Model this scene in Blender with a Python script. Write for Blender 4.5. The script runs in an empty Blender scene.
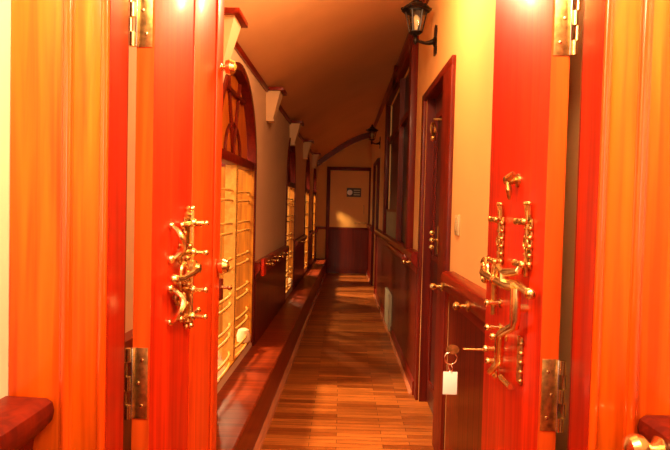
import bpy, bmesh, math, random
from mathutils import Vector, Matrix
random.seed(4)
S = bpy.context.scene
COL = S.collection
PI = math.pi

# ------------------------------------------------------------------ camera
F, CX, CY, CAM_Z = 560.0, 335.0, 225.0, 1.34
u, v, r = (342-CX)/F, (CY-208)/F, math.radians(1.4)
Yc = Vector((u, v, -1)).normalized()
Zc = Vector((math.sin(r), math.cos(r), u*math.sin(r)+v*math.cos(r))).normalized()
Xc = Yc.cross(Zc)
cam = bpy.data.cameras.new('camera'); cam_ob = bpy.data.objects.new('camera', cam); COL.objects.link(cam_ob)
cam.sensor_width = 36; cam.lens = F/670*36; cam.clip_start = .02
cam_ob.matrix_world = Matrix.Translation((0, 0, CAM_Z)) @ Matrix((Xc, Yc, Zc)).transposed().inverted().to_4x4()
S.camera = cam_ob

# ------------------------------------------------------------------ light
w = bpy.data.worlds.new('world'); S.world = w; w.use_nodes = True
w.node_tree.nodes['Background'].inputs[0].default_value = (1, .82, .58, 1)
w.node_tree.nodes['Background'].inputs[1].default_value = 1.2
S.view_settings.view_transform = 'Standard'; S.view_settings.look = 'None'
S.view_settings.gamma = 1; S.view_settings.exposure = .2; S.view_settings.use_curve_mapping = False

def light(name, kind, loc, energy, col, direction=None, **kw):
    l = bpy.data.lights.new(name, kind); l.energy = energy; l.color = col
    for k, a in kw.items(): setattr(l, k, a)
    o = bpy.data.objects.new(name, l); COL.objects.link(o); o.location = loc
    if direction: o.rotation_euler = Vector(direction).to_track_quat('-Z', 'Y').to_euler()
    return o
# daylight entering slantwise through the four windows of the left wall
for yy, sz, e in ((3.45, .5, 380), (6.3, .4, 130), (8.75, .5, 420), (10.45, .4, 420)):
    light('window_daylight', 'AREA', (-2.75, yy, 2.95), e, (1, .68, .36), (2.4, .05, -2.2), shape='RECTANGLE', size=sz, size_y=sz)
# unseen overhead entry light, plus lights added for hall, left casing and beads
light('hall_fill', 'POINT', (.12, 2.5, 2.47), 46, (1, .66, .32), shadow_soft_size=.09)  # added out of view to brighten the corridor walls, no known lamp
light('entry_top_light', 'AREA', (.34, .72, 2.26), 30, (1, .76, .42), (-.1, .45, -1), size=.5)
light('entry_top_light', 'AREA', (-.40, .70, 2.20), 23, (1, .78, .44), (-.1, .5, -1), size=.4)  # second overhead light, added to turn the left casing's top golden
light('entry_fill', 'AREA', (-.1, -2.6, 1.75), 13, (1, .82, .6), (0, 1, .0), shape='RECTANGLE', size=.4, size_y=1.4)  # added narrow panel for highlights on the beads; back wall has no window

# ------------------------------------------------------------------ materials
def new_mat(name):
    m = bpy.data.materials.new(name); m.use_nodes = True
    return m, m.node_tree, m.node_tree.nodes['Principled BSDF']
def N(t, kind, **kw):
    n = t.nodes.new(kind)
    for k, a in kw.items(): setattr(n, k, a)
    return n
def wood(name, c1, c2, rough=.3, scale=1.0, axis='Z', coat=.6, spec=.5, board=0, bump=.05):
    m, t, b = new_mat(name); L = t.links.new
    tc = N(t, 'ShaderNodeTexCoord'); mp = N(t, 'ShaderNodeMapping')
    s = [38*scale, 38*scale, 38*scale]; s['XYZ'.index(axis)] = 1.6*scale
    mp.inputs['Scale'].default_value = s
    L(tc.outputs['Object'], mp.inputs['Vector'])
    n = N(t, 'ShaderNodeTexNoise'); n.inputs['Scale'].default_value = 1; n.inputs['Detail'].default_value = 6; n.inputs['Distortion'].default_value = .6
    L(mp.outputs[0], n.inputs['Vector'])
    cr = N(t, 'ShaderNodeValToRGB')
    cr.color_ramp.elements[0].position = .33; cr.color_ramp.elements[0].color = (*c1, 1)
    cr.color_ramp.elements[1].position = .68; cr.color_ramp.elements[1].color = (*c2, 1)
    L(n.outputs['Fac'], cr.inputs[0]); out = cr.outputs[0]
    if board:      # tongue-and-groove boards running along `axis`
        sp = N(t, 'ShaderNodeSeparateXYZ'); L(tc.outputs['Object'], sp.inputs[0])
        ma = N(t, 'ShaderNodeMath', operation='PINGPONG'); L(sp.outputs['Y'], ma.inputs[0]); ma.inputs[1].default_value = board/2
        ad = N(t, 'ShaderNodeMath', operation='LESS_THAN'); L(ma.outputs[0], ad.inputs[0]); ad.inputs[1].default_value = .004
        mx = N(t, 'ShaderNodeMix', data_type='RGBA'); L(ad.outputs[0], mx.inputs[0]); L(out, mx.inputs[6]); mx.inputs[7].default_value = (c1[0]*.3, c1[1]*.3, c1[2]*.3, 1)
        out = mx.outputs[2]
    L(out, b.inputs['Base Color'])
    b.inputs['Roughness'].default_value = rough; b.inputs['Coat Weight'].default_value = coat; b.inputs['Coat Roughness'].default_value = .12
    b.inputs['Specular IOR Level'].default_value = spec
    bp = N(t, 'ShaderNodeBump'); bp.inputs['Strength'].default_value = bump; bp.inputs['Distance'].default_value = .01
    L(n.outputs['Fac'], bp.inputs['Height']); L(bp.outputs[0], b.inputs['Normal'])
    return m
def plain(name, c, rough=.5, metal=0, noise=0, nscale=8, coat=0):
    m, t, b = new_mat(name); L = t.links.new
    b.inputs['Roughness'].default_value = rough; b.inputs['Metallic'].default_value = metal; b.inputs['Coat Weight'].default_value = coat
    tc = N(t, 'ShaderNodeTexCoord'); n = N(t, 'ShaderNodeTexNoise'); n.inputs['Scale'].default_value = nscale; n.inputs['Detail'].default_value = 4
    L(tc.outputs['Object'], n.inputs['Vector'])
    cr = N(t, 'ShaderNodeValToRGB')
    cr.color_ramp.elements[0].position = .3; cr.color_ramp.elements[0].color = (*[x*(1-noise) for x in c], 1)
    cr.color_ramp.elements[1].position = .7; cr.color_ramp.elements[1].color = (*c, 1)
    L(n.outputs['Fac'], cr.inputs[0]); L(cr.outputs[0], b.inputs['Base Color'])
    return m
M = {}
M['jamb'] = wood('deep_red_wood', (.26, .006, .001), (.42, .014, .001), .36, coat=.15, spec=.3)
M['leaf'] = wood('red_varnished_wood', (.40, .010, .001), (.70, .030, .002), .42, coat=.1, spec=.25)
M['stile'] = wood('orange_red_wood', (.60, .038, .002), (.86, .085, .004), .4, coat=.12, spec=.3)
M['edge'] = wood('orange_edge_wood', (.55, .045, .003), (.80, .085, .006), .35, coat=.3, spec=.3)
M['casing'] = wood('orange_varnished_wood', (.58, .055, .001), (.92, .130, .004), .3, coat=.25, spec=.25)
M['bead'] = wood('red_bead_wood', (.60, .052, .002), (.80, .09, .004), .2, coat=1.0, spec=.5)
M['dado'] = wood('dark_red_panelling', (.09, .005, .001), (.17, .012, .002), .4, spec=.25, coat=.2, board=.09)
M['trim'] = wood('dark_red_trim', (.09, .004, .001), (.18, .010, .001), .45, coat=.05, spec=.3)
M['trim_y'] = wood('red_rail_wood', (.15, .006, .001), (.28, .016, .002), .34, coat=.2, spec=.3, axis='Y')
M['bench'] = wood('red_ledge_wood', (.14, .013, .002), (.30, .038, .005), .45, coat=.1, spec=.3, axis='X')
M['reveal'] = wood('golden_wood', (.22, .06, .002), (.50, .17, .008), .5, coat=.1, spec=.2)
M['railwood'] = wood('pale_rail_wood', (.70, .34, .06), (.88, .50, .12), .3, axis='Y')
M['fan'] = wood('fanlight_wood', (.50, .10, .008), (.72, .20, .018), .4)
M['strip'] = wood('pale_quarter_round', (.55, .16, .07), (.68, .24, .11), .25, axis='Y')
M['fardoor'] = plain('yellow_painted_wood', (.84, .42, .09), .45, noise=.12, nscale=3)
M['paint'] = plain('cream_wall_paint', (.86, .60, .37), .75, noise=.06, nscale=2.5)
M['vault'] = plain('vault_plaster', (.84, .46, .20), .8, noise=.10, nscale=1.6)
M['ochre'] = plain('ochre_wall_paint', (.84, .47, .16), .75, noise=.06, nscale=2.5)
M['corbel'] = plain('corbel_plaster', (.85, .60, .34), .7, noise=.05)
M['brass'] = plain('polished_brass', (1, .72, .30), .27, 1, noise=.25, nscale=30)
M['oldbrass'] = plain('tarnished_brass', (.85, .48, .15), .36, 1, noise=.55, nscale=70)
M['steel'] = plain('pale_steel', (.9, .78, .62), .25, 1, noise=.1)
M['bronze'] = plain('black_bronze', (.018, .010, .008), .35, .6, noise=.4, nscale=40)
M['darkwood'] = wood('near_black_wood', (.05, .004, .001), (.09, .009, .002), .4, coat=.1)
M['darkglass'] = plain('dark_glass', (.012, .006, .005), .3)
M['frost'] = plain('frosted_glass', (.30, .26, .14), .5, noise=.4, nscale=12)
M['pale'] = plain('pale_enamel', (.62, .55, .36), .45, noise=.2)
M['white'] = plain('white_plastic', (.9, .85, .78), .35)
M['ivory'] = plain('ivory_plastic', (.62, .50, .26), .4)
M['sign'] = plain('dark_sign', (.06, .05, .035), .4)
M['exit'] = plain('dark_gap', (.02, .01, .01), .9)
def glass(name, tint):
    m, t, b = new_mat(name); L = t.links.new
    t.nodes.remove(b); out = t.nodes['Material Output']
    tr = N(t, 'ShaderNodeBsdfTransparent'); tr.inputs[0].default_value = (*tint, 1)
    gl = N(t, 'ShaderNodeBsdfGlossy'); gl.inputs['Roughness'].default_value = .05
    mx = N(t, 'ShaderNodeMixShader'); mx.inputs[0].default_value = .06
    L(tr.outputs[0], mx.inputs[1]); L(gl.outputs[0], mx.inputs[2]); L(mx.outputs[0], out.inputs[0])
    return m
M['glass'] = glass('clear_glass', (.95, .93, .88))
def floor_mat():
    m, t, b = new_mat('strip_parquet'); L = t.links.new
    tc = N(t, 'ShaderNodeTexCoord')
    br = N(t, 'ShaderNodeTexBrick'); br.offset = .37; br.inputs['Scale'].default_value = 1
    br.inputs['Brick Width'].default_value = .42; br.inputs['Row Height'].default_value = .05
    br.inputs['Mortar Size'].default_value = .0016; br.inputs['Mortar Smooth'].default_value = .2
    br.inputs['Color1'].default_value = (.30, .068, .010, 1); br.inputs['Color2'].default_value = (.66, .20, .036, 1)
    br.inputs['Mortar'].default_value = (.06, .012, .004, 1)
    L(tc.outputs['Object'], br.inputs['Vector'])
    mp = N(t, 'ShaderNodeMapping'); mp.inputs['Scale'].default_value = (3, 60, 1); L(tc.outputs['Object'], mp.inputs[0])
    n = N(t, 'ShaderNodeTexNoise'); n.inputs['Scale'].default_value = 1; n.inputs['Detail'].default_value = 5; L(mp.outputs[0], n.inputs['Vector'])
    cr = N(t, 'ShaderNodeValToRGB'); cr.color_ramp.elements[0].position = .3; cr.color_ramp.elements[0].color = (.62, .55, .5, 1)
    cr.color_ramp.elements[1].position = .7; cr.color_ramp.elements[1].color = (1.1, 1.1, 1.1, 1); L(n.outputs['Fac'], cr.inputs[0])
    mx = N(t, 'ShaderNodeMix', data_type='RGBA', blend_type='MULTIPLY'); mx.inputs[0].default_value = 1
    L(br.outputs['Color'], mx.inputs[6]); L(cr.outputs[0], mx.inputs[7]); L(mx.outputs[2], b.inputs['Base Color'])
    b.inputs['Roughness'].default_value = .34
    bp = N(t, 'ShaderNodeBump'); bp.inputs['Strength'].default_value = .15; bp.inputs['Distance'].default_value = .003; bp.invert = True
    L(br.outputs['Fac'], bp.inputs['Height']); L(bp.outputs[0], b.inputs['Normal'])
    return m
M['floor'] = floor_mat()

# ------------------------------------------------------------------ mesh helpers
class MB:
    def __init__(s): s.bm = bmesh.new()
    def box(s, x0, x1, y0, y1, z0, z1, bev=0):
        if x0 > x1: x0, x1 = x1, x0
        if y0 > y1: y0, y1 = y1, y0
        if z0 > z1: z0, z1 = z1, z0
        vs = [s.bm.verts.new((x, y, z)) for x in (x0, x1) for y in (y0, y1) for z in (z0, z1)]
        fs = [s.bm.faces.new([vs[i] for i in q]) for q in ((0,1,3,2),(4,6,7,5),(0,4,5,1),(2,3,7,6),(0,2,6,4),(1,5,7,3))]
        if bev:
            es = {e for f in fs for e in f.edges}
            bmesh.ops.bevel(s.bm, geom=list(es), offset=bev, segments=2, affect='EDGES', profile=.5)
        return s
    def prism(s, pts, axis, a0, a1):
        """outline pts extruded along axis 'X','Y' or 'Z' from a0 to a1"""
        def P(p, a):
            return {'X': (a, p[0], p[1]), 'Y': (p[0], a, p[1]), 'Z': (p[0], p[1], a)}[axis]
        A = [s.bm.verts.new(P(p, a0)) for p in pts]; B = [s.bm.verts.new(P(p, a1)) for p in pts]
        s.bm.faces.new(A); s.bm.faces.new(B[::-1]); n = len(pts)
        for i in range(n): s.bm.faces.new((A[i], B[i], B[(i+1) % n], A[(i+1) % n]))
        return s
    def tube(s, pts, rad, seg=10, closed=False):
        pts = [Vector(p) for p in pts]; n = len(pts)
        rs = rad if isinstance(rad, (list, tuple)) else [rad]*n
        rings = []; ref = None
        for i, p in enumerate(pts):
            a = pts[i-1] if (i or closed) else p; b = pts[(i+1) % n] if (i < n-1 or closed) else p
            t = (b-a).normalized()
            if ref is None: ref = t.orthogonal().normalized()
            ref = (ref - t*ref.dot(t)).normalized(); o = t.cross(ref)
            rings.append([s.bm.verts.new(p+(ref*math.cos(2*PI*k/seg)+o*math.sin(2*PI*k/seg))*rs[i]) for k in range(seg)])
        m = n if closed else n-1
        for i in range(m):
            R, Q = rings[i], rings[(i+1) % n]
            sh = 0
            if closed and i == n-1:
                sh = min(range(seg), key=lambda k: (R[0].co-Q[k].co).length)
            for k in range(seg): s.bm.faces.new((R[k], R[(k+1) % seg], Q[(k+1+sh) % seg], Q[(k+sh) % seg]))
        if not closed: s.bm.faces.new(rings[0][::-1]); s.bm.faces.new(rings[-1])
        return s
    def lathe(s, p, d, prof, seg=16):
        """prof: list of (distance along d, radius)"""
        p = Vector(p); d = Vector(d).normalized()
        s.tube([p+d*a for a, _ in prof], [max(q, .0004) for _, q in prof], seg); return s
    def ball(s, p, rad, d=(0, 0, 1)):
        k = 9
        return s.lathe(p, d, [(-rad*math.cos(PI*i/k), rad*math.sin(PI*i/k)) for i in range(k+1)])
    def ring(s, c, n, R, rr, seg=20):
        n = Vector(n).normalized(); a = n.orthogonal().normalized(); b = n.cross(a); c = Vector(c)
        return s.tube([c+(a*math.cos(2*PI*i/seg)+b*math.sin(2*PI*i/seg))*R for i in range(seg)], rr, 8, True)
    def build(s, name, mat, parent=None, smooth=True, **props):
        bmesh.ops.recalc_face_normals(s.bm, faces=s.bm.faces)
        me = bpy.data.meshes.new(name); s.bm.to_mesh(me); s.bm.free()
        me.materials.append(M[mat] if isinstance(mat, str) else mat)
        if smooth:
            for f in me.polygons: f.use_smooth = True
            me.set_sharp_from_angle(angle=math.radians(35))
        o = bpy.data.objects.new(name, me); COL.objects.link(o)
        if parent: o.parent = parent
        for k, a in props.items(): o[k] = a
        return o
def empty(name, loc=(0, 0, 0), rz=0, **props):
    o = bpy.data.objects.new(name, None); COL.objects.link(o); o.location = loc; o.rotation_euler = (0, 0, rz); o.empty_display_size = .05
    for k, a in props.items(): o[k] = a
    return o
ST = dict(kind='structure')
def copy_tree(o, parent=None):
    c = o.copy(); COL.objects.link(c)
    if parent: c.parent = parent
    for ch in list(o.children): copy_tree(ch, c)
    return c

# the left wall runs very slightly askew: local frame (offset into room, distance, height)
LX, LA = -.7095, -.0165
def L_at(o): o.location = (LX, 0, 0); o.rotation_euler = (0, 0, LA); return o
def L_pt(off, s, z=0):
    p = Matrix.Rotation(LA, 3, 'Z') @ Vector((off, s, 0)); return (p.x+LX, p.y, z)
Y0, Y1 = 1.262, 11.4          # corridor from doorway wall to far wall
WR = .57                      # right wall plane
SPR = 2.28                    # spring height of the vault on the left

# ------------------------------------------------------------------ big structure
m = MB(); m.box(-1.1, 1.0, -3, 11.6, -.06, 0); m.build('floor', 'floor', smooth=False, **ST)

WIN = [(2.93, 4.06, .36, 1.62), (6.10, 6.92, .36, 1.60), (8.55, 9.30, .36, 1.60), (10.30, 10.95, .36, 1.62)]
def arch_h(s, a, b, spring):
    c, h = (a+b)/2, (b-a)/2; d = max(0, 1-((s-c)/h)**2)
    return spring + .56*math.sqrt(d)
# left wall with arched openings
m = MB(); edges = [1.262]
T = .30
def colm(m, s0, s1, za0, za1, zb):      # quad column whose underside slopes za0 -> za1
    A = [(-T, s0, za0), (0, s0, za0), (0, s1, za1), (-T, s1, za1)]
    lo = [m.bm.verts.new(p) for p in A]; hi = [m.bm.verts.new((p[0], p[1], zb)) for p in A]
    m.bm.faces.new(lo); m.bm.faces.new(hi[::-1])
    for i in range(4): m.bm.faces.new((lo[i], hi[i], hi[(i+1) % 4], lo[(i+1) % 4]))
cur = 1.262
for (a, b, zs, zt) in WIN:
    m.box(-T, 0, cur, a, 0, 2.5); m.box(-T, 0, a, b, 0, zs)
    n = 28
    th = [PI*i/n for i in range(n+1)]
    ss = [(a+b)/2-(b-a)/2*math.cos(q) for q in th]
    for i in range(n): colm(m, ss[i], ss[i+1], arch_h(ss[i], a, b, zt), arch_h(ss[i+1], a, b, zt), 2.5)
    cur = b
m.box(-T, 0, cur, 11.6, 0, 2.5)
L_at(m.build('wall_left', 'paint', smooth=False, **ST))

# right wall with a door recess, the wide window recess and a second door
m = MB(); RT = .22
holes = [(2.95, 3.90, 0, 2.12), (4.56, 7.0, .98, 2.62), (8.75, 9.75, 0, 2.08)]
cur = 1.262
for a, b, z0, z1 in holes:
    m.box(WR, WR+RT, cur, a, 0, 3.05); m.box(WR, WR+RT, a, b, z1, 3.05)
    if z0: m.box(WR, WR+RT, a, b, 0, z0)
    cur = b
m.box(WR, WR+RT, cur, 11.6, 0, 3.05)
m.build('wall_right', 'ochre', smooth=False, **ST)
m = MB(); m.box(-.9, .8, Y1, Y1+.2, 0, 3.1); m.build('wall_far', 'ochre', smooth=False, **ST)
# doorway wall
m = MB(); m.box(-1.0, -.487, 1.165, 1.262, 0, 3.05); m.box(.525, 1.0, 1.165, 1.262, 0, 3.05); m.box(-.487, .525, 1.165, 1.262, 2.14, 3.05)
m.build('wall_near', 'trim', smooth=False, **ST)
# entry room shell
m = MB(); m.box(-.99, -.69, -3, 1.165, 0, 2.7); m.build('wall_entry_left', 'paint', smooth=False, **ST)
m = MB(); m.box(.72, 1.0, -3, 1.165, 0, 2.7); m.build('wall_entry_right', 'paint', smooth=False, **ST)
m = MB(); m.box(-1, 1, -3.1, -3, 0, 2.7); m.build('wall_entry_back', 'paint', smooth=False, **ST)
m = MB(); m.box(-1, 1, -3.1, 1.165, 2.7, 2.8); m.build('ceiling_entry', 'paint', smooth=False, **ST)

# vault: rises from the left cornice up to the top of the right wall
def vault_z(t, rise=.62): return SPR + rise*(.36*t + .64*math.sin(t*PI/2))
m = MB(); n = 22; rows = []
for yy in [1.262+(11.42-1.262)*i/30 for i in range(31)]:
    xl = LX + .0165*yy - .02
    rows.append([[m.bm.verts.new((xl+(WR+.02-xl)*i/n, yy, vault_z(i/n)+dz)) for i in range(n+1)] for dz in (0, .05)])
for j in range(30):
    for q in (0, 1):
        for i in range(n): m.bm.faces.new((rows[j][q][i], rows[j][q][i+1], rows[j+1][q][i+1], rows[j+1][q][i]))
for q in (0, n):
    for j in range(30): m.bm.faces.new((rows[j][0][q], rows[j][1][q], rows[j+1][1][q], rows[j+1][0][q]))
m.build('ceiling', 'vault', **ST)

# ------------------------------------------------------------------ mouldings
m = MB(); prof = [(-.01, SPR-.022), (.014, SPR-.022), (.020, SPR-.01), (.028, SPR+.004), (-.01, SPR+.014)]
m.prism(prof, 'Y', 1.27, 11.39); L_at(m.build('trim_1', 'trim_y', smooth=False, **ST))                     # left cornice
m = MB(); m.prism([(WR+.01, 2.80), (WR-.02, 2.80), (WR-.035, 2.83), (WR-.035, 2.87), (WR+.01, 2.90)], 'Y', 1.27, 11.39)
m.build('trim_2', 'trim_y', smooth=False, **ST)                                                            # right picture moulding
# arch moulding on far wall
m = MB(); pts = []
xl = LX+.0165*Y1
out = [(xl+(WR-xl)*i/16, vault_z(i/16)-.0) for i in range(17)]; inn = [(x, z-.12) for x, z in out]
m.prism(out+inn[::-1], 'Y', Y1-.04, Y1+.01); m.build('trim_3', 'trim_y', smooth=False, **ST)

# ------------------------------------------------------------------ left dado, rail and heating ledge
rail_prof = [(0, .80), (.022, .80), (.022, .835), (.040, .85), (.050, .875), (.050, .905), (.040, .92), (0, .925)]
segs = []; cur = 1.30
for (a, b, zs, zt) in WIN: segs.append((cur, a-.05)); cur = b+.05
segs.append((cur, 11.38))
m = MB()
for a, b in segs: m.box(0, .018, a, b, .29, .81)
L_at(m.build('wall_left_panelling', 'dado', smooth=False, **ST))
m = MB()
for a, b in segs: m.prism(rail_prof, 'Y', a, b)
L_at(m.build('trim_4', 'trim_y', **ST))
m = MB(); m.box(0, .215, 1.30, 11.39, .02, .275); L_at(m.build('wall_left_ledge', 'trim_y', smooth=False, **ST))
m = MB(); m.prism([(0, .275), (.228, .275), (.236, .283), (.236, .296), (.228, .303), (0, .303)], 'Y', 1.30, 11.39)
L_at(m.build('window_ledge', 'bench', **ST))
m = MB(); m.prism([(.215, 0), (.245, 0), (.243, .012), (.235, .022), (.215, .028)], 'Y', 1.30, 11.39); L_at(m.build('baseboard_left', 'strip', **ST))

# ------------------------------------------------------------------ right dado, rail, skirting
rsegs = [(1.84, 2.82), (4.04, 8.66), (9.84, 11.39)]
def R_prof(prof): return [(WR-a, z) for a, z in prof]
rp = [(0, .88), (.02, .88), (.02, .92), (.045, .94), (.062, .97), (.066, 1.0), (.058, 1.025), (.04, 1.035), (0, 1.035)]
m = MB()
for a, b in rsegs: m.box(WR-.018, WR, a, b, .1, .9)
m.build('wall_right_panelling', 'dado', smooth=False, **ST)
m = MB()
for a, b in rsegs: m.prism(R_prof(rp), 'Y', a, b)
m.build('trim_5', 'trim_y', **ST)
m = MB()
for a, b in ((1.84, 2.84), (4.02, 8.68), (9.82, 11.39)): m.prism(R_prof([(0, 0), (.03, 0), (.03, .09), (.02, .105), (0, .105)]), 'Y', a, b)
m.build('baseboard_right', 'trim_y', smooth=False, **ST)
m = MB()
for a, b in ((1.84, 2.84), (4.02, 8.68), (9.82, 11.39)): m.prism(R_prof([(.03, 0), (.05, 0), (.048, .01), (.04, .018), (.03, .022)]), 'Y', a, b)
m.build('trim_6', 'strip', **ST)

# ------------------------------------------------------------------ left arched windows
def arc_pts(a, b, zt, k=1.0, n=24, dz=0):
    c, h = (a+b)/2, (b-a)/2*k
    return [(c-h*math.cos(PI*i/n), zt+.56*k*math.sin(PI*i/n)+dz) for i in range(n+1)]
for wi, (a, b, zs, zt) in enumerate(WIN):
    W = L_at(empty('window_%d' % (wi+1), **ST))
    c = (a+b)/2
    # reveal lining (golden wood): far and near jambs and the sill
    m = MB(); m.box(-.295, .004, b-.012, b-.001, zs, zt); m.box(-.295, .004, a+.001, a+.012, zs, zt)
    m.box(-.29, .004, a+.012, b-.012, zs, zs+.012)
    m.build('jamb_lining', 'reveal', W, smooth=False)
    # arched head lining
    m = MB(); o1 = arc_pts(a+.001, b-.001, zt, 1, 24); o2 = arc_pts(a+.001, b-.001, zt, .975, 24)
    m.prism(o1+o2[::-1], 'X', -.295, .012); m.build('arch_lining', 'trim', W)
    # red trim around the opening on the wall face
    m = MB(); m.box(0, .014, a-.03, a, zs-.02, zt); m.box(0, .014, b, b+.03, zs-.02, zt)
    o1 = arc_pts(a-.03, b+.03, zt, 1.0, 24); o1 = [(y, zt+(z-zt)*1.055) for y, z in o1]; o2 = arc_pts(a, b, zt)
    m.prism(o1+o2[::-1], 'X', 0, .014); m.build('architrave', 'trim', W)
    # mullion, transom and fanlight bars
    m = MB(); m.box(-.075, -.006, c-.026, c+.026, zs+.012, zt-.02); m.box(-.285, -.25, c-.03, c+.03, zs+.012, zt-.02)
    m.build('mullion', 'railwood', W, smooth=False)
    m = MB(); m.box(-.075, .004, a+.012, b-.012, zt-.03, zt+.03, .006); m.build('transom', 'trim', W)
    m = MB()
    m.box(-.045, -.02, c-.30*(b-a)/1.13, c+.30*(b-a)/1.13, zt+.40, zt+.42)
    for q in (72, 108):
        th = math.radians(q); e = ((c-.54*math.cos(th)*(b-a)/1.13), zt+.53*math.sin(th))
        m.tube([(-.036, c, zt+.03), (-.036, e[0], e[1])], .013, 6)
    m.tube([(-.036, c-.22*math.cos(PI*i/12), zt+.03+.2*math.sin(PI*i/12)) for i in range(13)], .010, 6)
    m.build('fanlight_bar', 'trim', W)
    # fanlight leaf of reddish wood set back in the arch, lower panes of glass
    m = MB(); o = arc_pts(a+.016, b-.016, zt, .965); m.prism(o, 'X', -.060, -.045); m.build('fanlight_panel', 'fan', W)
    m = MB(); m.box(-.272, -.266, a+.012, b-.012, zs+.012, zt-.03); m.build('pane', 'glass', W, smooth=False)
    # pairs of bowed rails across each half of the window
    first = None
    for z in ((1.42, 1.225, 1.01, .79, .60, .42) if wi < 4 else ()):
        for dz in (0, -.058):
            for (p, q) in ((a+.012, c-.02), (c+.02, b-.012)):
                if wi >= 2 and dz: continue
                n = 7; pts = []
                for i in range(n+1):
                    t = i/n; bow = .035*math.sin(PI*t)**.6
                    pts.append((-.035+bow, p+(q-p)*t, z+dz+.008*math.sin(PI*t)))
                MB().tube(pts, .0085, 8).build('rail', 'railwood', W)
                for e in () : pass
    m = MB(); m.lathe((-.03, b-.13, zs+.012), (0, 0, 1), [(0, .03), (.01, .045), (.05, .05), (.09, .038), (.10, .02)]) if wi < 2 else m.box(-.06, -.02, b-.1, b-.05, zs+.012, zs+.03)
    m.build('sill_block', 'corbel', W)

# ------------------------------------------------------------------ corbels under the left cornice
def corbel():
    E_ = empty('corbel', category='corbel')
    m = MB()
    lo, hi = (0.002, .060, .060), (0.002, .105, .095)
    A = [m.bm.verts.new(p) for p in ((0, -.05, -.25), (.055, -.05, -.25), (.055, .05, -.25), (0, .05, -.25))]
    B = [m.bm.verts.new(p) for p in ((0, -.085, -.03), (.115, -.085, -.03), (.115, .085, -.03), (0, .085, -.03))]
    m.bm.faces.new(A); m.bm.faces.new(B[::-1])
    for i in range(4): m.bm.faces.new((A[i], B[i], B[(i+1) % 4], A[(i+1) % 4]))
    m.box(0, .062, -.057, .057, -.268, -.25)
    m.build('bracket', 'corbel', E_, smooth=False)
    MB().box(0, .145, -.115, .115, -.03, -.002, .004).build('cap', 'trim_y', E_)
    return E_
c0 = corbel()
clab = ['plaster corbel with dark red cap nearest the doorway, above the first arched window',
        'plaster corbel with dark red cap just past the first arched window',
        'cream tapered corbel directly over the second arched window down the hall',
        'small corbel third along beyond the second arched window',
        'farthest tiny corbel beside the arch at the corridor end']
for i, s in enumerate((2.85, 4.62, 6.35, 8.1, 9.95)):
    o = c0 if i == 0 else copy_tree(c0)
    o.location = L_pt(0.0, s, SPR+.02); o.rotation_euler = (0, 0, LA); o['label'] = clab[i]; o['group'] = 'corbels along the left cornice'

# ------------------------------------------------------------------ right side: near bedroom door
D = empty('door_3', **ST)
def casing_right(y0, y1, w_, top, depth, par, mat='trim', nw=None):
    m = MB(); m.box(WR-depth, WR+.005, y0, y0+(nw or w_), 0, top, .004); m.box(WR-depth, WR+.005, y1-w_, y1, 0, top, .004); m.box(WR-depth, WR+.005, y0, y1, top, top+w_*.5, .004)
    m.build('casing', mat, par)
casing_right(2.92, 4.0, .09, 2.10, .022, D, nw=.25)
MB().box(WR+.055, WR+.095, 2.966, 3.884, .01, 2.105).build('door_panel', 'darkwood', D, smooth=False)
m = MB(); m.box(WR+.001, WR+.10, 2.951, 2.965, 0, 2.12); m.box(WR+.001, WR+.10, 3.885, 3.899, 0, 2.12); m.box(WR+.001, WR+.10, 2.965, 3.885, 2.106, 2.1195); m.build('jamb', 'trim', D, smooth=False)
m = MB()
for z0, z1 in ((.15, .85), (1.0, 1.98)):
    m.box(WR+.043, WR+.055, 3.15, 3.19, z0, z1); m.box(WR+.043, WR+.055, 3.76, 3.80, z0, z1); m.box(WR+.043, WR+.055, 3.19, 3.76, z0, z0+.04); m.box(WR+.043, WR+.055, 3.19, 3.76, z1-.04, z1)
m.build('raised_moulding', 'trim', D, smooth=False)
m = MB(); m.ring((WR-.0, 3.60, 1.86), (1, -.6, 0), .036, .008); m.ball((WR+.0, 3.60, 1.80), .018); m.tube([(WR+.1, 3.60, 1.92), (WR, 3.60, 1.92)], .008); m.build('knocker', 'oldbrass', D)
m = MB()
for z in (1.20, 1.155, 1.11): m.ball((WR-.005, 3.50, z), .017)
m.box(WR+.03, WR+.035, 3.48, 3.52, 1.07, 1.24); m.tube([(WR+.1, 3.5, 1.155), (WR-.005, 3.5, 1.155)], .009)
m.build('handle', 'brass', D)

# ------------------------------------------------------------------ wide corridor window on the right
W5 = empty('window_5', **ST)
m = MB(); m.box(WR-.055, WR+.005, 4.44, 4.57, .98, 2.80, .005); m.box(WR-.05, WR+.005, 6.99, 7.12, .98, 2.72, .005)
m.box(WR-.06, WR+.005, 4.57, 6.99, 2.62, 2.72, .005); m.build('casing', 'trim', W5)
MB().box(WR-.085, WR+.005, 4.40, 7.15, .935, .985, .012).build('sill', 'trim_y', W5)
m = MB(); m.box(WR-.03, WR+.06, 5.52, 5.60, .985, 2.62); m.box(WR-.02, WR+.06, 4.57, 6.99, 2.15, 2.20); m.build('mullion', 'trim', W5, smooth=False)
MB().box(WR+.02, WR+.03, 4.57, 5.52, .985, 2.62).build('pane', 'darkglass', W5, smooth=False)
MB().box(WR+.02, WR+.03, 5.60, 6.99, 1.34, 2.62).build('pane', 'darkwood', W5, smooth=False)
MB().box(WR-.015, WR-.005, 5.61, 6.98, .99, 1.31).build('pane', 'frost', W5, smooth=False, label='frosted grey-green lower pane')
m = MB(); m.box(WR-.022, WR+.02, 5.60, 6.99, 1.31, 1.34)
o = [(5.9-.18+.36*i/10, 2.62+.22*math.sin(PI*i/10)) for i in range(11)]
m.prism(o, 'X', WR-.06, WR-.03); m.build('cross_rail', 'trim', W5, smooth=False)
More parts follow.
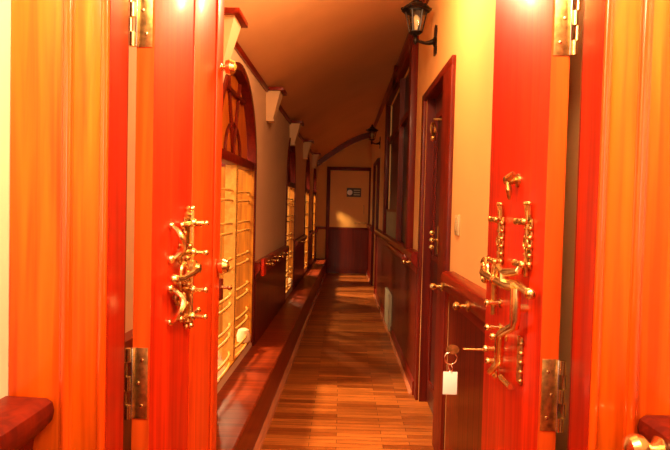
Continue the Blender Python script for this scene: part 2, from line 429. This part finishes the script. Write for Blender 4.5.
MB().box(WR-.045, WR-.0185, 5.90, 6.50, .05, .43, .003).build('vent_panel', 'pale', None, kind='structure')

# far right door
D4 = empty('door_4', **ST)
casing_right(8.66, 9.84, .09, 2.08, .04, D4)
MB().box(WR+.05, WR+.09, 8.75, 9.75, .01, 2.07).build('door_panel', 'darkwood', D4, smooth=False)
MB().lathe((WR+.05, 8.9, 1.05), (-1, 0, 0), [(0, .02), (.01, .02), (.015, .01), (.04, .01), (.05, .024), (.075, .02), (.08, .004)]).build('knob', 'oldbrass', D4)

# end door in far wall
D5 = empty('door_5', **ST); yf = Y1
m = MB(); m.box(-.32, -.25, yf-.035, yf+.003, 0, 2.13, .004); m.box(.535, .57, yf-.035, yf+.003, 0, 2.13, .004); m.box(-.32, .57, yf-.04, yf+.003, 2.10, 2.17, .004); m.build('casing', 'trim', D5)
MB().box(-.25, .535, yf-.02, yf-.001, .94, 2.10).build('upper_leaf', 'fardoor', D5, smooth=False)
m = MB(); m.box(-.25, .535, yf-.02, yf-.001, .01, .90)
m.build('lower_leaf', 'dado', D5, smooth=False)
m = MB(); m.box(-.25, .535, yf-.032, yf-.001, .90, .95, .004); m.box(-.25, .535, yf-.027, yf-.019, .06, .12); m.box(-.25, -.19, yf-.027, yf-.019, .12, .90); m.box(.475, .535, yf-.027, yf-.019, .12, .90); m.build('lock_rail', 'trim', D5)
m = MB(); m.tube([(.44, yf-.02, 1.40), (.44, yf-.05, 1.39), (.44, yf-.05, 1.24), (.44, yf-.02, 1.23)], .009); m.build('pull_handle', 'oldbrass', D5)
m = MB(); m.box(.27, .50, yf-.03, yf-.02, 1.02, 1.06); m.tube([(.25, yf-.035, 1.04), (.52, yf-.035, 1.04)], .010); m.ball((.37, yf-.04, 1.04), .018); m.build('door_bolt', 'oldbrass', D5)
sg = empty('door_sign', (.235, yf-.02, 1.66), category='sign', label='small dark square sign with a white disc on the yellow end door')
MB().box(-.145, .145, -.012, 0, -.09, .09).build('plate', 'sign', sg, smooth=False)
MB().lathe((-.085, -.012, 0), (0, -1, 0), [(0, .055), (.004, .055)], 20).build('disc', 'white', sg)
m = MB()
for k in range(3): m.box(-.005, .12, -.016, -.012, .035-.045*k, .055-.045*k)
m.build('marking', 'pale', sg, smooth=False)
m = MB(); m.box(xl+.22, -.32, yf-.02, yf, 0, .94); m.build('wall_far_panelling', 'dado', smooth=False, **ST)
MB().box(xl, -.32, yf-.035, yf, .90, .95, .004).build('trim_7', 'trim_y', **ST)

# ------------------------------------------------------------------ wall switch
sw = empty('light_switch', (WR, 2.745, 1.27), category='switch', label='small cream light switch plate on the wall beside the near right door')
MB().box(-.009, 0, -.045, .045, -.05, .05, .003).build('plate', 'ivory', sw)
MB().box(-.014, -.009, -.012, .012, -.02, .02, .002).build('rocker', 'ivory', sw)
for z in (.036, -.036): MB().ball((-.009, 0, z), .004).build('screw', 'oldbrass', sw)

# ------------------------------------------------------------------ coat pegs on the rails
def peg():
    E_ = empty('coat_peg', category='coat peg')
    MB().lathe((0, 0, 0), (1, 0, 0), [(0, .022), (.005, .023), (.009, .018), (.010, .012)]).build('rosette', 'oldbrass', E_)
    MB().lathe((0, 0, 0), (1, 0, 0), [(.008, .008), (.03, .007), (.036, .012), (.045, .017), (.055, .016), (.062, .008), (.063, .001)]).build('knob', 'brass', E_)
    return E_
pg = peg()
places = [(L_pt(.05, 4.40, .885), LA, 'brass coat peg on the left dado rail nearest the first arched window'),
          (L_pt(.05, 4.72, .885), LA, 'second brass peg on left rail past the first arched window'),
          (L_pt(.05, 5.08, .885), LA, 'third brass peg on left rail, midway between first two windows'),
          (L_pt(.05, 5.45, .885), LA, 'fourth brass peg on left rail, just before the second window'),
          (L_pt(.05, 7.35, .885), LA, 'tiny peg on left rail just beyond the second arched window'),
          ((WR-.064, 2.76, .965), PI, 'brass peg at the end of the right dado rail beside the near right door'),
          ((WR-.062, 2.20, .965), PI, 'brass peg on the right rail just left of the key and door bolts'),
          ((WR-.055, 4.12, .955), PI, 'brass peg on right rail just beyond the near right door')]
for i, (loc, rz, lab) in enumerate(places):
    o = pg if i == 0 else copy_tree(pg)
    o.location = loc; o.rotation_euler = (0, 0, rz); o['label'] = lab; o['group'] = 'brass coat pegs on the dado rails'
o = MB(); o.box(.05, .075, -.06, .06, -.07, .055, .004); rb = o.build('wooden_block', 'leaf', None, category='block', label='small bright red wooden block on the left rail beside the first window')
rb.location = L_pt(0, 4.19, .89); rb.rotation_euler = (0, 0, LA)

# ------------------------------------------------------------------ wall lanterns
def lantern():
    """origin at wall plate centre, room is -x"""
    E_ = empty('wall_lantern', category='wall lamp')
    m = MB(); m.lathe((0, 0, 0), (-1, 0, 0), [(0, .03), (.008, .034), (.016, .026), (.022, .014)], 18)
    m.prism([(-.030, -.075), (.030, -.075), (.036, -.05), (.022, -.02), (.022, .03), (.034, .06), (.026, .085), (0, .095), (-.026, .085), (-.034, .06), (-.022, .03), (-.022, -.02), (-.036, -.05)], 'X', -.010, 0)
    m.build('wall_plate', 'bronze', E_)
    pts = []
    for i in range(15):
        t = i/14; pts.append((-.015-.105*t, 0, -.012*math.sin(PI*t)+.012*t*t))
    m = MB(); m.tube(pts, [.017-.008*min(1, i/7) for i in range(15)], 10); m.lathe((-.12, 0, -.02), (0, 0, 1), [(0, .003), (.012, .012), (.03, .014), (.045, .008)], 12)
    m.build('arm', 'bronze', E_)
    cx, z0, z1 = -.12, .045, .165
    m = MB(); m.lathe((cx, 0, .015), (0, 0, 1), [(0, .004), (.008, .014), (.016, .008), (.024, .03), (.034, .040), (.040, .040)], 6)
    for k in range(6):
        a = PI*k/3; m.tube([(cx+.036*math.cos(a), .036*math.sin(a), z0+.008), (cx+.060*math.cos(a), .060*math.sin(a), z1)], .0042, 6)
    m.lathe((cx, 0, z1), (0, 0, 1), [(-.004, .060), (0, .064), (.006, .064), (.008, .058)], 6)
    m.build('cage', 'bronze', E_)
    m = MB(); m.lathe((cx, 0, z1), (0, 0, 1), [(.004, .078), (.010, .086), (.020, .080), (.038, .058), (.048, .034), (.052, .036), (.060, .030), (.072, .012), (.078, .014), (.088, .012), (.098, .002)], 12)
    for k in range(6):
        a = PI*k/3; m.ball((cx+.080*math.cos(a), .080*math.sin(a), z1+.018), .009)
    m.build('hood', 'bronze', E_)
    m = MB(); m.tube([(cx, 0, z0+.012), (cx, 0, z1)], [.033, .055], 6); m.build('glass', 'glass', E_, smooth=False)
    m = MB(); m.lathe((cx, 0, z0+.01), (0, 0, 1), [(0, .011), (.03, .011), (.035, .016), (.055, .024), (.075, .022), (.09, .010), (.095, .002)], 14); m.build('bulb', 'ivory', E_)
    return E_
la = lantern(); la.location = (WR, 3.58, 2.405); la.scale = (1.1, 1.1, 1.1); la['label'] = 'near black lantern wall lamp with clear panes at top right of the hall'
lb = copy_tree(la); lb.location = (WR, 8.75, 2.36); lb['label'] = 'distant small black lantern wall lamp near the end of the hall'
for o in (la, lb): o['group'] = 'lantern lamps on the right wall'

# ------------------------------------------------------------------ entry doorway trim
def strip(m, x0, x1, y0, y1, z0=0, z1=2.3): m.box(x0, x1, y0, y1, z0, z1, .002)
for nm, sx, xi, xo in (('trim_8', -1, -.487, -.69), ('trim_9', 1, .525, .72)):
    d = (xo-xi)
    E_ = empty(nm, **ST)
    m = MB()
    m.box(xi+sx*.010, xi+sx*.072, 1.150, 1.166, 0, 2.22, .003); m.build('inner_board', 'casing', E_)
    m = MB(); m.box(xi+sx*.090, xo-sx*.001, 1.152, 1.166, 0, 2.34, .003); m.build('outer_board', 'casing', E_)
    m = MB(); m.tube([(xi+sx*.006, 1.152, 0), (xi+sx*.006, 1.152, 2.22)], .009, 12); m.box(xi, xi+sx*.012, 1.152, 1.166, 0, 2.22); m.build('edge_bead', 'bead', E_)
    m = MB(); m.tube([(xi+sx*.081, 1.150, 0), (xi+sx*.081, 1.150, 2.25)], .0095, 12); m.tube([(xi+sx*.0705, 1.151, 0), (xi+sx*.0705, 1.151, 2.25)], .003, 8); m.tube([(xi+sx*.0915, 1.151, 0), (xi+sx*.0915, 1.151, 2.25)], .003, 8)
    m.build('middle_bead', 'bead', E_)
    m = MB(); m.box(xi-sx*.004, xi+sx*.002, 1.153, 1.246, 0, 2.14); m.build('jamb', 'jamb', E_, smooth=False)
m = MB(); m.box(-.69, .72, 1.148, 1.166, 2.14, 2.34, .004); m.build('trim_10', 'casing', **ST)

# entry room rails and panelling
for side, sx, xw in (('left', -1, -.69), ('right', 1, .72)):
    pr = [(0, .80), (.055, .80), (.060, .845), (.080, .865), (.098, .885), (.102, .905), (.098, .922), (.086, .930), (0, .932)]
    MB().prism([(xw-sx*a, z) for a, z in pr], 'Y', -2.9, 1.146).build('trim_11' if sx < 0 else 'trim_12', 'leaf' if 0 else 'trim', **ST)
    MB().box(xw-sx*.050, xw, -2.9, 1.146, 0, .80).build('wall_entry_%s_panelling' % side, 'dado', smooth=False, **ST)
o = MB(); o.lathe((0, 0, 0), (-1, 0, 0), [(0, .026), (.005, .027), (.009, .02), (.02, .011), (.026, .020), (.036, .029), (.05, .031), (.062, .024), (.068, .008), (.069, .001)], 20)
kb = o.build('rail_knob', 'brass', None, category='knob', label='large round brass knob on the entry rail at the lower right'); kb.location = (.618, 1.06, .893)

# ------------------------------------------------------------------ entry door leaves
TH, LW, LH = .042, .50, 2.11
def leaf(E_, sx):
    """local: u = +y from the hinge, visible face at x=0, thickness towards -sx*x... n = +sx*x faces the hall centre"""
    X = lambda n: sx*n
    m = MB(); m.box(X(-TH), X(0), 0, LW, .012, LH, .002)
    m.build('panel', 'leaf', E_)
    m = MB(); m.box(X(-TH), X(0), -.0022, -.0002, .013, LH-.001); m.build('hinge_edge', 'edge', E_, smooth=False)
    # hinges
    for z0 in (.16, .833, 1.70):
        z1 = z0+.168
        h = MB().box(X(-TH+.001), X(-.004), -.0042, -.0023, z0, z1, .0006).build('hinge', 'oldbrass', E_)
        m = MB(); m.box(X(-TH-.0005), X(-TH+.004), -.010, -.0040, z0, z1, .001); m.build('spine', 'steel', h)
        m = MB(); n = 5
        for k in range(n):
            q = (z1-z0)/n
            if k % 2 == 0: m.lathe((X(-TH-.007), -.010, z0+k*q), (0, 0, 1), [(0, .0068), (q*.96, .0068)], 12)
            else: m.lathe((X(-TH-.013), -.008, z0+k*q), (0, 0, 1), [(0, .0055), (q*.96, .0055)], 12)
        m.build('knuckle', 'brass', h)
        m = MB()
        for k in range(3): MB().lathe((X(-.018-.009*(k % 2)), -.0042, z0+.03+.054*k), (0, -1, 0), [(0, .0045), (.0012, .004), (.002, .001)], 10).build('screw', 'brass', h)

# left leaf
dl = empty('door_1', (-.442, 1.30, 0), -math.radians(5), kind='structure', category='door', label='left red varnished door leaf swung open with ornate brass latch')
leaf(dl, 1)
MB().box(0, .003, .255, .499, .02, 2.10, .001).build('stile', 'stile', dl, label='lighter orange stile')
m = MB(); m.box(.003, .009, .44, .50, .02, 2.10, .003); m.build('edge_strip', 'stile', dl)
# ornate latch: vertical bolt with crossbars
m = MB(); m.box(.001, .006, .195, .235, 1.03, 1.305, .001)
for z in (1.30, 1.035): m.lathe((.006, .215, z), (0, 0, 1 if z > 1.2 else -1), [(0, .012), (.012, .016), (.02, .006), (.028, .009), (.036, .002)], 12)
for i in range(7):
    z = 1.065+.033*i; m.ball((.006, .236, z), .006); m.ball((.006, .194, z), .006)
m.build('bolt_plate', 'oldbrass', dl)
m = MB(); m.tube([(.018, .215, 1.012), (.018, .215, 1.325)], .0065, 10); m.ball((.018, .215, 1.328), .009); m.ball((.018, .215, 1.01), .009)
for z in (1.285, 1.04): m.tube([(.016, .15, z), (.016, .275, z)], [.006, .006], 8); m.ball((.016, .148, z), .009); m.ball((.016, .277, z), .009)
for z in (1.29, 1.21, 1.108, 1.035):
    m.tube([(.002, .215, z), (.058, .215, z)], [.006, .0055], 8); m.ball((.058, .215, z), .008); m.ball((.022, .215, z), .012)
m.build('bolt', 'brass', dl)
m = MB(); m.lathe((.004, .215, 1.167), (1, 0, 0), [(0, .030), (.010, .030), (.016, .022), (.026, .022), (.030, .014), (.040, .012)], 18); m.build('rosette', 'oldbrass', dl)
m = MB(); m.tube([(.035, .215, 1.165), (.040, .16, 1.160), (.038, .10, 1.152), (.040, .05, 1.158)], [.010, .008, .007, .009], 10); m.ball((.040, .04, 1.159), .012); m.ring((.03, .13, 1.165), (1, 0, 0), .022, .006); m.build('lever', 'brass', dl)
for z0, z1, s in ((1.20, 1.285, 1), (1.125, 1.04, -1)):
    pts = [(.004+.034*math.sin(PI*i/12)**.7, .105+.01*math.sin(PI*i/6), z0+(z1-z0)*i/12) for i in range(13)]
    m = MB(); m.tube(pts, [.005+.004*math.sin(PI*i/12) for i in range(13)], 10); m.ball((.004, .105, z0), .011); m.ball((.004, .105, z1), .009); m.build('bow_handle', 'brass', dl)
m = MB()
for (uu, z) in ((.15, 1.20), (.16, 1.13), (.13, 1.10), (.17, 1.23), (.15, 1.08)):
    m.ring((.014, uu, z), (1, 0, 0), .014, .0045); m.tube([(.002, uu, z), (.03, uu, z)], .006, 8); m.ball((.03, uu, z), .008)
m.build('scroll', 'oldbrass', dl)
# knobs at the free edge
m = MB(); m.lathe((.006, .478, 1.775), (1, .1, 0), [(0, .012), (.004, .012), (.008, .006), (.014, .008), (.018, .021), (.032, .025), (.046, .018), (.053, .002)], 18); m.build('edge_knob', 'brass', dl)
m = MB(); m.lathe((-.006, .480, 1.145), (1, .1, 0), [(0, .014), (.004, .014), (.008, .007), (.014, .009), (.018, .022), (.032, .026), (.046, .019), (.053, .002)], 18); m.build('edge_knob', 'brass', dl)
m = MB(); m.box(-.02, .012, .501, .535, 1.03, 1.10, .004); bx_ = m.build('lock_box', 'trim', dl)
m = MB(); m.lathe((.012, .52, 1.072), (1, 0, 0), [(0, .006), (.018, .005), (.022, .009), (.03, .009), (.034, .002)], 12); m.build('catch_knob', 'brass', bx_)

# right leaf
dr = empty('door_2', (.470, 1.30, 0), 0, kind='structure', category='door', label='right red varnished door leaf swung open with curling brass bolts and key')
leaf(dr, -1)
def hr(name, mat, fn, **k):
    m = MB(); fn(m); return m.build(name, mat, dr, **k)
def toothed(uc, z0, z1):
    def f(m):
        m.box(-.006, -.001, uc-.018, uc+.018, z0, z1, .001)
        n = int((z1-z0)/.022)
        for i in range(n):
            z = z0+.012+.022*i; m.ball((-.008, uc-.018, z), .007); m.ball((-.008, uc+.018, z), .005)
        m.box(-.014, -.006, uc-.006, uc+.006, z0-.02, z1+.02, .002)
        for q in (-.012, .0, .012): m.tube([(-.008, uc+q, z1), (-.012, uc+q*1.2, z1+.035)], .0038, 8); m.ball((-.012, uc+q*1.2, z1+.037), .006)
        for z in (z1-.008, z0+.012):
            m.tube([(-.028, uc-.03, z), (-.028, uc+.03, z)], .007, 8); m.ball((-.028, uc-.03, z), .009); m.ball((-.028, uc+.03, z), .009)
            m.tube([(0, uc, z), (-.034, uc, z)], .008, 8)
        zc = (z0+z1)/2; m.ring((-.012, uc, zc), (1, 0, 0), .014, .004)
    return f
hr('bolt_plate', 'oldbrass', toothed(.335, 1.185, 1.325)); hr('bolt_plate', 'oldbrass', toothed(.093, 1.20, 1.325))
hr('bolt_rod', 'oldbrass', lambda m: m.tube([(-.02, .335, 1.19), (-.02, .335, 1.12), (-.02, .335, 1.04)], .009, 10))
def sc(m):
    pts = []
    for i in range(26):
        a = PI*.2+2*PI*1.15*i/25; R_ = .040-.022*i/25
        pts.append((-.030-.004*i/25, .40+R_*math.cos(a), 1.158+R_*math.sin(a)))
    m.tube(pts, .0085, 10); m.ball(pts[-1], .012)
    m.tube([(-.003, .40, 1.158), (-.034, .40, 1.158)], .012, 10)
hr('scroll', 'brass', sc)
def cross(m):
    m.tube([(-.036, .40, 1.156), (-.036, .30, 1.150), (-.034, .20, 1.150), (-.026, .10, 1.160), (-.024, .02, 1.150)], [.013, .011, .013, .011, .0095], 12)
    m.ball((-.024, .012, 1.150), .0145); m.ball((-.036, .27, 1.150), .016); m.ball((-.034, .20, 1.150), .015)
hr('sliding_bar', 'brass', cross)
def sl(m):
    m.tube([(-.020, .093, 1.215), (-.028, .085, 1.195), (-.032, .14, 1.185), (-.034, .19, 1.180), (-.038, .185, 1.150), (-.040, .14, 1.150), (-.036, .10, 1.155)], [.008,.010,.011,.012,.012,.012,.011], 12)
    m.tube([(-.036, .19, 1.175), (-.036, .24, 1.19), (-.036, .26, 1.165)], .009, 10)
hr('curling_hook', 'brass', sl)
def cr_(m):
    m.tube([(-.033, .092, 1.150), (-.035, .084, 1.075), (-.035, .086, 1.058), (-.035, .20, 1.014), (-.035, .210, 1.002), (-.035, .212, .940), (-.035, .218, .928), (-.034, .295, .882)], [.013, .013, .012, .011, .0125, .0125, .010, .009], 12)
    m.ring((-.02, .30, .885), (1, 0, 0), .017, .006); m.tube([(0, .30, .885), (-.02, .30, .885)], .006, 8); m.tube([(-.02, .15, .885), (-.02, .24, .885)], .008, 8)
    m.tube([(0, .10, 1.10), (-.026, .10, 1.10)], .01, 8)
hr('crank_lever', 'brass', cr_)
def br_(m):
    m.box(-.005, -.001, .12, .155, .90, 1.02, .001)
    for i in range(5): m.ball((-.006, .118, .91+.024*i), .0065)
hr('backplate', 'oldbrass', br_)
def pin(m, uu, z, ln=.045):
    m.lathe((0, uu, z), (-1, 0, 0), [(0, .014), (.004, .014), (.006, .0065), (ln-.01, .0065), (ln-.006, .010), (ln, .009), (ln+.004, .002)], 12)
for uu, z in ((.33, 1.075), (.32, 1.005), (.26, .992), (.33, .94), (.30, .912)): hr('peg_handle', 'brass', lambda m: pin(m, uu, z))
def kn(m):
    m.lathe((0, .205, 1.425), (-1, 0, 0), [(0, .018), (.005, .018), (.008, .009), (.018, .012), (.026, .006)], 14)
    m.tube([(-.020, .185, 1.443), (-.026, .20, 1.432), (-.028, .225, 1.428), (-.024, .24, 1.420)], [.006, .010, .009, .006], 10)
    m.tube([(-.026, .215, 1.425), (-.024, .212, 1.400), (-.018, .220, 1.375)], [.007, .009, .005], 10)
hr('turn_button', 'oldbrass', kn)

# key with ring and tag in the right leaf
ky = empty('door_key', (.470, 1.635, .935), category='key', label='key left in the right door lock with a blank white tag hanging from it')
m = MB(); m.tube([(-.0, 0, 0), (-.105, 0, 0)], .0032, 8); m.box(-.045, -.040, -.005, .005, -.004, .004); m.build('shank', 'brass', ky)
m = MB(); m.prism([(-.135+.019*math.cos(2*PI*i/16)-.0, .014*math.sin(2*PI*i/16)-.002) for i in range(16)], 'Y', -.0015, .0015); m.build('bow', 'oldbrass', ky)
m = MB(); m.ring((-.140, 0, -.028), (0, 1, 0), .018, .0016); m.ring((-.140, 0, -.056), (1, .4, 0), .010, .0014); m.build('key_ring', 'steel', ky)
MB().box(-.161, -.119, -.002, .002, -.135, -.068, .0015).build('tag', 'white', ky)
